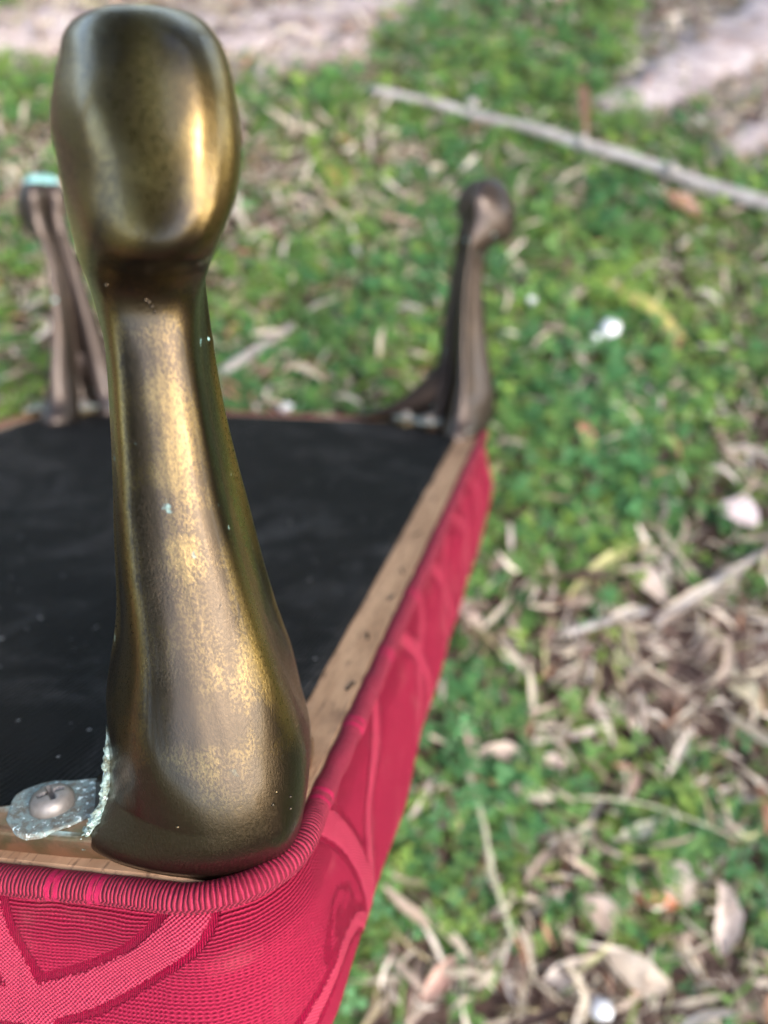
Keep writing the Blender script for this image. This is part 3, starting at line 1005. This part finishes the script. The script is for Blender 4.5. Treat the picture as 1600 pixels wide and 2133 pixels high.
def blobs(x, y, L):
    v = 0.0
    for (bx, by, r, w) in L:
        v += w * math.exp(-((x - bx) ** 2 + (y - by) ** 2) / (r * r))
    return v
def B(px, py, r, w):
    g = px_ground(px, py)
    return (g[0], g[1], r, w)
PALE = [B(150, 60, 0.10, 1.0), B(330, 60, 0.12, 1.0), B(600, 60, 0.10, 1.1), B(60, 190, 0.04, -0.8), B(720, 90, 0.04, 0.5), B(1450, 60, 0.10, 1.0), B(1560, 130, 0.09, 0.9),
        B(1330, 195, 0.045, 0.8), B(1560, 310, 0.05, 0.7), B(500, 70, 0.025, -0.7), B(1060, 20, 0.10, -0.9)]
GREEN = [B(1150, 90, 0.13, 0.7), B(1000, 190, 0.08, 0.4), B(1300, 600, 0.16, 0.55), B(1150, 900, 0.12, 0.5), B(700, 600, 0.14, 0.2), B(60, 180, 0.05, 1.0), B(600, 200, 0.05, 0.8),
         B(1100, 1150, 0.06, 0.3), B(950, 1480, 0.07, 0.5), B(900, 1650, 0.07, 0.5), B(1250, 1700, 0.06, 0.3),
         B(600, 480, 0.09, -0.35), B(700, 350, 0.08, -0.3), B(1540, 650, 0.08, -0.4), B(1430, 1180, 0.09, -0.3), B(1250, 1400, 0.07, -0.45), B(1350, 1900, 0.11, -0.3), B(1150, 1850, 0.06, -0.2),
         B(300, 300, 0.1, -0.4), B(1500, 1000, 0.07, -0.2), B(1560, 1500, 0.07, -0.3)]

def ground_z(x, y):
    return 0.007 * field(x, y, 5.0, 1.0) + 0.004 * field(x, y, 16.0, 2.0) - 0.006

def build_ground():
    xs = np.concatenate([-np.geomspace(200, 1.4, 26), np.linspace(-1.35, 1.35, 200), np.geomspace(1.4, 200, 26)])
    ys = np.concatenate([-np.geomspace(200, 0.65, 26), np.linspace(-0.6, 2.2, 210), np.geomspace(2.25, 200, 28)])
    V, pale, far = [], [], []
    for y in ys:
        for x in xs:
            dx = max(abs(x) - 1.2, 0, -y - 0.5, y - 2.0)
            k = 1.0 if dx <= 0 else math.exp(-dx * 2)
            z = ground_z(x, y) + (0.35 * field(x, y, 0.05, 9.0) * (1 - k))
            V.append((x, y, z))
            p = blobs(x, y, PALE) if k > 0.99 else 0
            pale.append(max(0, min(1, (p - 0.38 + 0.25 * field(x, y, 22, 5)) * 4)))
            far.append(1 - k)
    ob = mesh_obj('ground', V, grid_faces(len(ys), len(xs)), GROUND)
    fattr(ob, 'pale', pale); fattr(ob, 'far', far)
    tag(ob, kind='structure')
    return ob
build_ground()

def green_at(x, y):
    return 0.55 + 0.6 * field(x, y, 9.0, 11) + 0.7 * field(x, y, 30.0, 12) + blobs(x, y, GREEN) - 1.6 * max(0, min(1, blobs(x, y, PALE) - 0.25))

# visible patch and a margin round it
XR, YR = (-0.75, 0.85), (-0.28, 1.35)
def scatter(n, fn, tries=6):
    out = []
    while len(out) < n:
        # denser sampling near the camera's footprint
        x = random.uniform(*XR); y = random.uniform(*YR)
        if fn(x, y) > random.random(): out.append((x, y))
    return out

def build_clover():
    V, F, C = [], [], []
    pts = scatter(42000, lambda x, y: max(0.0, min(1, (green_at(x, y) - 0.10) * 1.3 + 0.06)))
    k = 0
    for x, y in pts:
        g = green_at(x, y)
        h = random.uniform(0.004, 0.022) * (0.6 + 0.5 * min(1.3, max(0, g)))
        z = ground_z(x, y) + h
        hue = field(x, y, 9.0, 21) + random.gauss(0, 0.35)
        if hue > 0.28: c = np.array([0.20, 0.31, 0.055])
        elif hue > -0.25: c = np.array([0.125, 0.255, 0.06])
        else: c = np.array([0.07, 0.20, 0.065])
        c = c * random.uniform(0.65, 1.35)
        a0 = random.uniform(0, 2 * math.pi)
        r = random.uniform(0.0015, 0.0040)
        tilt = random.gauss(0, 0.35); tdir = random.uniform(0, 2 * math.pi)
        for q in range(3):
            a = a0 + q * 2.094 + random.gauss(0, 0.12)
            ca, sa = math.cos(a), math.sin(a)
            fold = random.uniform(0.1, 0.5)
            base = len(V)
            for (l, w, up) in ((0.1, 0, 0), (0.9, 0.75, fold), (1.75, 0.6, fold * 0.8), (1.95, 0, 0.1), (1.75, -0.6, fold * 0.8), (0.9, -0.75, fold)):
                px, py = (l * ca - w * sa) * r, (l * sa + w * ca) * r
                pz = up * r + (px * math.cos(tdir) + py * math.sin(tdir)) * tilt
                V.append((x + px, y + py, z + pz)); C.append(c * (1.0 if w else 1.15))
            F += [(base, base + 1, base + 2, base + 3), (base, base + 3, base + 4, base + 5)]
    ob = mesh_obj('clover_cover', V, np.array(F), LEAFY, smooth=False, cols=np.array(C))
    tag(ob, 'low green clover and creeping weeds carpeting the ground', 'ground cover', kind='stuff')
build_clover()

def blade_mesh(V, F, C, x, y, z, a, ln, w, lift, bend, c, seg=5):
    base = len(V)
    px, py, pz, an, el = x, y, z, a, lift
    for i in range(seg + 1):
        t = i / seg
        ww = w * (1 - t) ** 0.6 * (0.6 + 0.8 * min(1, t * 4)) * 0.7
        nx, ny = -math.sin(an), math.cos(an)
        V.append((px + nx * ww, py + ny * ww, pz)); V.append((px - nx * ww, py - ny * ww, pz + ww * 0.3))
        C.append(c); C.append(c)
        st = ln / seg
        px += math.cos(an) * math.cos(el) * st; py += math.sin(an) * math.cos(el) * st; pz += math.sin(el) * st
        an += bend / seg; el -= lift * 2.0 / seg
        pz = max(pz, 0.001)
    for i in range(seg):
        b = base + 2 * i
        F.append((b, b + 1, b + 3, b + 2))

def build_grass():
    V, F, C = [], [], []
    for x, y in scatter(20000, lambda x, y: max(0.05, min(1, green_at(x, y)))):
        k = random.random()
        if k < 0.62: c = np.array([0.15, 0.28, 0.06])
        elif k < 0.82: c = np.array([0.20, 0.27, 0.06])
        else: c = np.array([0.48, 0.40, 0.22])
        blade_mesh(V, F, C, x, y, ground_z(x, y) + 0.002, random.uniform(0, 6.283), random.uniform(0.012, 0.05), random.uniform(0.0006, 0.0018), random.uniform(0.3, 1.2), random.gauss(0, 0.7), c * random.uniform(0.7, 1.3))
    tag(mesh_obj('grass_blades', V, np.array(F), LEAFY, smooth=False, cols=np.array(C)), 'short green and straw coloured grass blades among the clover', 'grass', kind='stuff')
build_grass()

def leaf_geo(ln, wd, curl, bend, twist, seed, seg=9, ragged=0.12, arch=0.25):
    """one dry leaf lying along x, folded on its midrib; returns verts and faces"""
    r = random.Random(seed)
    V = []
    an = -bend / 2; px = py = 0.0
    cw = 5
    for i in range(seg + 1):
        t = i / seg
        w = wd * (math.sin(math.pi * min(1, (t * 0.92 + 0.05))) ** 0.75) * (1 + r.uniform(-ragged, ragged))
        w = max(w, wd * 0.06)
        tw = twist * (t - 0.5)
        for j in range(cw):
            q = (j / (cw - 1) - 0.5)
            ox, oz = q * w * math.cos(curl * abs(q) * 2), abs(q) * w * math.sin(curl) * 1.2
            yy = ox * math.cos(tw) - oz * math.sin(tw); zz = ox * math.sin(tw) + oz * math.cos(tw)
            V.append((px - math.sin(an) * yy, py + math.cos(an) * yy, zz + math.sin(math.pi * t) * ln * arch * 0.3 + r.uniform(-1, 1) * wd * 0.04))
        px += math.cos(an) * ln / seg; py += math.sin(an) * ln / seg
        an += bend / seg
    V = np.array(V); V[:, 0] -= V[:, 0].mean(); V[:, 1] -= V[:, 1].mean()
    return V, grid_faces(seg + 1, cw)

TANS = [(0.58, 0.50, 0.38), (0.50, 0.43, 0.32), (0.40, 0.31, 0.24), (0.66, 0.58, 0.48), (0.24, 0.16, 0.12), (0.10, 0.06, 0.045), (0.42, 0.22, 0.13), (0.42, 0.40, 0.20)]
def build_litter():
    protos = [leaf_geo(random.uniform(0.018, 0.044), random.uniform(0.0022, 0.0072), random.uniform(0.1, 1.1), random.gauss(0, 0.8), random.gauss(0, 1.0), k) for k in range(40)]
    V, F, C = [], [], []
    def add(x, y, s, zoff, tiltk):
        nonlocal V
        P, G = protos[random.randrange(40)]
        e = Matrix.Rotation(random.uniform(0, 6.283), 3, 'Z') @ Matrix.Rotation(random.gauss(0, tiltk), 3, 'X') @ Matrix.Rotation(random.gauss(0, tiltk), 3, 'Y')
        Q = (P * s) @ np.array(e).T
        Q[:, 2] += ground_z(x, y) + zoff - Q[:, 2].min() * 0.8
        Q[:, 0] += x; Q[:, 1] += y
        c = np.array(random.choices(TANS, (5, 5, 4, 4, 3, 2, 1.2, 1.2))[0]) * random.uniform(0.75, 1.2)
        F.append(G + sum_n[0]); sum_n[0] += len(Q)
        V.append(Q); C.append(np.tile(c, (len(Q), 1)))
    sum_n = [0]
    for x, y in scatter(20000, lambda x, y: max(0.45, min(1, 1.15 - green_at(x, y)))):
        add(x, y, random.uniform(0.35, 1.0), random.uniform(0, 0.008), 0.3)
    for x, y in scatter(5000, lambda x, y: max(0.16, min(0.8, 1.1 - 1.1 * green_at(x, y) - blobs(x, y, PALE)))):
        add(x, y, random.uniform(0.5, 1.0), random.uniform(0.008, 0.022), 0.35)
    for x, y in scatter(9000, lambda x, y: max(0.25, min(1, 0.9 - 0.6 * green_at(x, y) + 0.5 * field(x, y, 40, 77)))):
        add(x, y, random.uniform(0.22, 0.62), random.uniform(0.006, 0.020), 0.5)
    ob = mesh_obj('leaf_litter', np.vstack(V), np.vstack(F), DEAD, cols=np.vstack(C))
    tag(ob, 'dry tan and brown oak leaf litter lying through the clover', 'leaf litter', kind='stuff')
build_litter()

# ---------------------------------------------------------------- things that can be told apart on the ground
def tube(pts, rads, m=10, rough=0.12, seed=0, flat=1.0):
    P = np.array(pts, float); n = len(P)
    T = np.gradient(P, axis=0); T /= np.linalg.norm(T, axis=1)[:, None]
    V = []
    for i in range(n):
        t = Vector(T[i]); side = t.cross(Vector((0, 0, 1))).normalized(); up = side.cross(t)
        for j in range(m):
            a = 2 * math.pi * j / m
            r = rads[i] * (1 + rough * mnoise.noise(Vector((i * 0.35, math.cos(a) * 1.5 + seed, math.sin(a) * 1.5))) * 2)
            d = side * math.cos(a) * r + up * math.sin(a) * r * flat
            V.append((P[i][0] + d.x, P[i][1] + d.y, P[i][2] + d.z))
    F = [tuple(f) for f in grid_faces(n, m, True)] + [tuple(range(m))[::-1], tuple(range((n - 1) * m, n * m))]
    return np.array(V), F

def stick(name, label, cat, pxs, r0, r1, h=0.012, mat=None, m=10, rough=0.12, n=40, flat=1.0, seed=0, group=None, sink=0.0):
    P = catmull([px_ground(x, y, h) for x, y in pxs], n)
    org = P.mean(0); org[2] = 0
    rads = np.linspace(r0, r1, n + 1)
    rads[0] *= 0.6; rads[-1] *= 0.6
    for k in range(n + 1):
        P[k, 2] = h + ground_z(P[k, 0], P[k, 1]) - sink
        rads[k] *= 1 + 0.12 * math.sin(k * 0.9 + seed) * (1 if k % 7 == 0 else 0.3)
    V, F = tube(P - org, rads, m, rough, seed, flat)
    ob = mesh_obj(name, V, F, mat or BARK)
    ob.location = org.tolist()
    tag(ob, label, cat, group)
    return ob

br = stick('fallen_branch', 'long straight pale grey stick lying across the grass, top right', 'branch', [(770, 172), (960, 210), (1200, 285), (1420, 352), (1680, 432)], 0.0040, 0.0062, 0.022)
for x, y in ((985, 214), (1215, 290), (1400, 349)):
    V, F = lumps([px_ground(x, y, 0.024) - np.array(br.location)], 0.007, 4, 0.9)
    mesh_obj('knot', V, F, BARK, br)
stick('small_twig', 'short brown grey twig in the clover just right of the near brass leg', 'twig', [(455, 765), (520, 722), (612, 662)], 0.0042, 0.0030, 0.014)
stick('thin_twig', 'thin tan twig lying at a slant near the right edge', 'twig', [(1370, 1292), (1450, 1235), (1560, 1165), (1640, 1120)], 0.0032, 0.0022, 0.016, mat=BARK)
stick('grey_twig', 'grey twig among dry leaves beside the upper corner of the red cushion', 'twig', [(1175, 1310), (1250, 1290), (1360, 1262)], 0.0032, 0.0022, 0.012)
stick('grass_stem', 'long pale dry grass stem lying toward the bottom of the picture', 'grass stem', [(978, 1600), (1008, 1700), (1030, 1820), (1075, 1960)], 0.0016, 0.0013, 0.018, mat=DEAD if False else mat_simple('straw', (0.50, 0.48, 0.33), 0.5, (0.36, 0.36, 0.22)), flat=0.5)
stick('fine_straw', 'hair thin straw crossing the leaves at the lower right', 'grass stem', [(1210, 1655), (1330, 1665), (1440, 1700), (1560, 1745)], 0.0007, 0.0005, 0.022, mat=bpy.data.materials['straw'])

stick('tree_root', 'broad pale pinkish root showing behind the brass foot, top left', 'tree root', [(-120, 90), (120, 60), (380, 70), (560, 62), (760, 20), (900, -40)], 0.055, 0.05, 0.0, mat=ROOT, m=28, rough=0.12, n=60, flat=0.35, seed=3, sink=0.004)
stick('tree_root', 'oval pale root end lying below the broad root, left of the stick', 'tree root', [(520, 150), (600, 118), (690, 95), (745, 75)], 0.018, 0.022, 0.004, mat=ROOT, m=18, rough=0.12, n=24, flat=0.5, seed=5)
stick('tree_root', 'pinkish grey root reaching in from the top right corner', 'tree root', [(1215, 215), (1300, 210), (1400, 175), (1520, 95), (1680, 20)], 0.016, 0.055, 0.002, mat=ROOT, m=24, rough=0.14, n=50, flat=0.5, seed=9)
stick('tree_root', 'grey root coming in from the right edge below the stick', 'tree root', [(1490, 330), (1560, 290), (1680, 255)], 0.012, 0.03, 0.002, mat=ROOT, m=20, rough=0.14, n=30, flat=0.5, seed=12)

def dead_leaf(label, a, b, wd, color, h=0.02, curl=0.5, bend=0.3, twist=0.2, seed=1, arch=0.25, name='dry_leaf', cat='leaf', group='large dry leaves on the grass'):
    A, Bp = px_ground(*a, h), px_ground(*b, h)
    d = Bp - A; ln = float(np.linalg.norm(d)) * (1 + bend * bend / 20)
    V, G = leaf_geo(ln, wd, curl, bend, twist, seed, seg=12, arch=arch)
    ang = math.atan2(d[1], d[0])
    V = V @ np.array(Matrix.Rotation(ang, 3, 'Z')).T
    c = (A + Bp) / 2
    V[:, 2] -= V[:, 2].min()
    color = tuple(min(0.8, k * 1.12) for k in color)
    ob = mesh_obj(name, V, G, DEAD, cols=np.tile(color, (len(V), 1)))
    ob.location = (c[0], c[1], ground_z(c[0], c[1]) + h * 0.6)
    tag(ob, label, cat, group)
    return ob
dead_leaf('slender yellow leaf lying on green clover right of the far right leg', (1255, 555), (1445, 685), 0.016, (0.50, 0.42, 0.14), bend=0.35, seed=2)
dead_leaf('curled pinkish tan leaf standing at the end of the root above the long stick', (1205, 155), (1228, 275), 0.020, (0.50, 0.30, 0.22), curl=1.2, h=0.03, seed=3, arch=0.5)
dead_leaf('orange brown leaf just under the long stick at the right', (1370, 375), (1485, 430), 0.022, (0.42, 0.22, 0.14), seed=4)
dead_leaf('small orange leaf in the clover left of the far right leg', (660, 330), (705, 350), 0.016, (0.62, 0.30, 0.14), seed=5)
dead_leaf('pale green yellow leaf blade pointing at two pale chips', (1185, 1220), (1375, 1105), 0.010, (0.42, 0.40, 0.17), bend=-0.5, seed=6)
dead_leaf('bright orange leaf piece in the grass at the right of the cushion corner', (1215, 860), (1240, 935), 0.013, (0.56, 0.28, 0.17), seed=7)
dead_leaf('fat pale tan leaf curl beside the red cushion edge', (1000, 1552), (1112, 1572), 0.016, (0.58, 0.48, 0.39), curl=0.9, bend=-0.8, seed=8)
dead_leaf('short pale leaf curl right of the fat tan one', (1120, 1572), (1195, 1580), 0.013, (0.54, 0.44, 0.38), curl=0.9, seed=9)
dead_leaf('narrow cream leaf lying straight below the tan curl', (1075, 1630), (1165, 1655), 0.010, (0.58, 0.52, 0.40), bend=0.1, seed=10)
dead_leaf('pale leaf blade slanting up over green weeds', (1285, 1745), (1420, 1700), 0.009, (0.56, 0.54, 0.38), bend=0.1, seed=11)
dead_leaf('large crumpled tan leaf near the bottom centre of the litter', (1215, 1880), (1300, 1920), 0.024, (0.55, 0.44, 0.36), curl=0.8, twist=0.8, seed=12)
dead_leaf('rounded cream leaf hanging in a curl at the lower right', (1375, 1795), (1460, 1870), 0.028, (0.56, 0.47, 0.38), curl=0.8, bend=0.8, seed=13)
dead_leaf('twisted pale leaf strip at the right edge low in the picture', (1520, 1830), (1530, 1990), 0.016, (0.56, 0.46, 0.39), bend=-0.6, twist=1.2, seed=14)
dead_leaf('orange tinted leaf strip across the lower litter', (1340, 1868), (1440, 1880), 0.010, (0.62, 0.27, 0.15), bend=0.1, seed=15)
dead_leaf('long bent tan leaf at the bottom with a kinked end', (1270, 1985), (1415, 2060), 0.018, (0.55, 0.46, 0.36), bend=0.7, twist=0.5, seed=16)
dead_leaf('pinkish leaf strip leaning by the cushion at the bottom', (885, 2090), (955, 1990), 0.012, (0.50, 0.31, 0.24), bend=0.2, seed=17)
dead_leaf('broken tan leaf with a dark hollow at the very bottom', (1150, 2050), (1230, 2000), 0.016, (0.58, 0.50, 0.42), curl=0.7, bend=0.5, seed=18)
dead_leaf('wide pale leaf in the middle right of the litter', (1310, 1170), (1395, 1235), 0.020, (0.56, 0.46, 0.38), curl=0.6, bend=-0.7, seed=19)
dead_leaf('tan leaf strip crossing to the right edge above the grey twig', (1375, 1280), (1540, 1190), 0.012, (0.50, 0.42, 0.32), bend=0.1, seed=20)
dead_leaf('arched straw coloured leaf at the right edge', (1500, 1385), (1620, 1470), 0.014, (0.55, 0.50, 0.34), bend=-0.8, seed=21)
dead_leaf('brown pink leaf poking out beside the cushion corner', (960, 1245), (1010, 1280), 0.010, (0.52, 0.42, 0.35), seed=22)
dead_leaf('pale pink crumpled leaf near the right edge', (1500, 1050), (1590, 1085), 0.030, (0.62, 0.52, 0.50), curl=0.7, seed=23)

def pebble(label, x, y, r, seed, mat=None):
    c = px_ground(x, y, 0.02)
    V, F = lumps([np.zeros(3)], r, seed, 0.85)
    ob = mesh_obj('pebble', V, F, mat or STONE)
    ob.location = (c[0], c[1], ground_z(c[0], c[1]) + 0.016)
    tag(ob, label, 'pebble', 'small white pebbles')
pebble('brightest white pebble on the clover below the yellow leaf', 1245, 690, 0.0075, 1)
pebble('greyish pebble touching the brightest white one', 1275, 668, 0.0075, 2)
pebble('white pebble just behind the middle of the far cushion edge', 592, 832, 0.007, 3)
pebble('small white pebble close to the right of the far right leg', 1112, 605, 0.006, 4)
pebble('white pebble at the very bottom among dry leaves', 1268, 2105, 0.006, 5)

# ---------------------------------------------------------------- unseen trees, added to give the brass dark surroundings to reflect
def build_reflection_trees():
    r = random.Random(31)
    nr = np.random.default_rng(3)
    leafm = mat_leafy('oak_foliage', 0.25)
    tv, tf = tube([(0, 0, -0.2), (0.05, 0, 1.0), (0.0, 0.1, 2.2), (0.1, 0.1, 3.4), (0.05, 0.0, 5.0)], [0.34, 0.24, 0.21, 0.15, 0.07], 14, 0.12, 2)
    V, F = [tv], list(tf); off = len(tv)
    ends = []
    for k in range(8):
        a = k * 0.785 + r.random() * 0.5; h = r.uniform(1.9, 3.6); L = r.uniform(1.6, 2.8)
        e = (math.cos(a) * L, math.sin(a) * L, h + r.uniform(0.6, 1.6)); ends.append(e)
        v, f = tube([(0.03, 0.05, h), (e[0] * 0.5, e[1] * 0.5, h + 0.55), e], [0.10, 0.07, 0.02], 8, 0.1, k)
        V.append(v); F += [tuple(i + off for i in q) for q in f]; off += len(v)
    trunk_v = np.vstack(V)
    ends += [(0.2, 0.1, 5.2), (-0.8, 0.5, 4.6), (0.9, -0.6, 4.5)]
    cl = []
    for e in ends:
        for _ in range(9):
            c = np.array(e) + nr.normal(0, 0.62, 3) * [1, 1, 0.6]
            cl.append(c)
    N = 11000
    cc = np.array(cl)[nr.integers(0, len(cl), N)] + nr.normal(0, 0.26, (N, 3))
    s = nr.uniform(0.05, 0.11, N)[:, None]
    a = nr.normal(size=(N, 3)); a /= np.linalg.norm(a, axis=1)[:, None]
    b = np.cross(a, nr.normal(size=(N, 3))); b /= np.linalg.norm(b, axis=1)[:, None]
    lv = np.stack([cc - a * s * 1.6, cc + b * s * 0.6, cc + a * s * 1.6, cc - b * s * 0.6], 1).reshape(-1, 3)
    lf = np.arange(N * 4).reshape(-1, 4)
    lc = np.repeat(np.array([0.05, 0.10, 0.03]) * nr.uniform(0.6, 1.5, (N, 1)), 4, axis=0)
    spots = [(-4.6, -3.0, 1.0), (-4.6, 1.2, 1.2), (5.6, -0.8, 1.0), (5.6, 3.4, 1.1), (-3.4, 5.4, 1.2), (1.4, 6.4, 1.1), (-5.2, -5.0, 1.3)]
    first = None
    for i, (x, y, sc) in enumerate(spots):
        if first is None:
            root = bpy.data.objects.new('reflection_oak', None); col.objects.link(root)
            t = mesh_obj('trunk', trunk_v, F, mat_bark('oak_bark', (0.20, 0.16, 0.13), (0.10, 0.075, 0.06), 12), root)
            c = mesh_obj('crown', lv, lf, leafm, root, smooth=False, cols=lc)
            first = (root, t, c)
        else:
            root = first[0].copy(); col.objects.link(root)
            for o in first[1:]:
                q = o.copy(); col.objects.link(q); q.parent = root
        root.location = (x, y, 0); root.rotation_euler = (0, 0, i * 1.3); root.scale = (sc, sc, sc)
        tag(root, 'unseen dark green oak added out of view to be mirrored in the brass leg', 'tree', 'unseen oaks added for reflections')
build_reflection_trees()
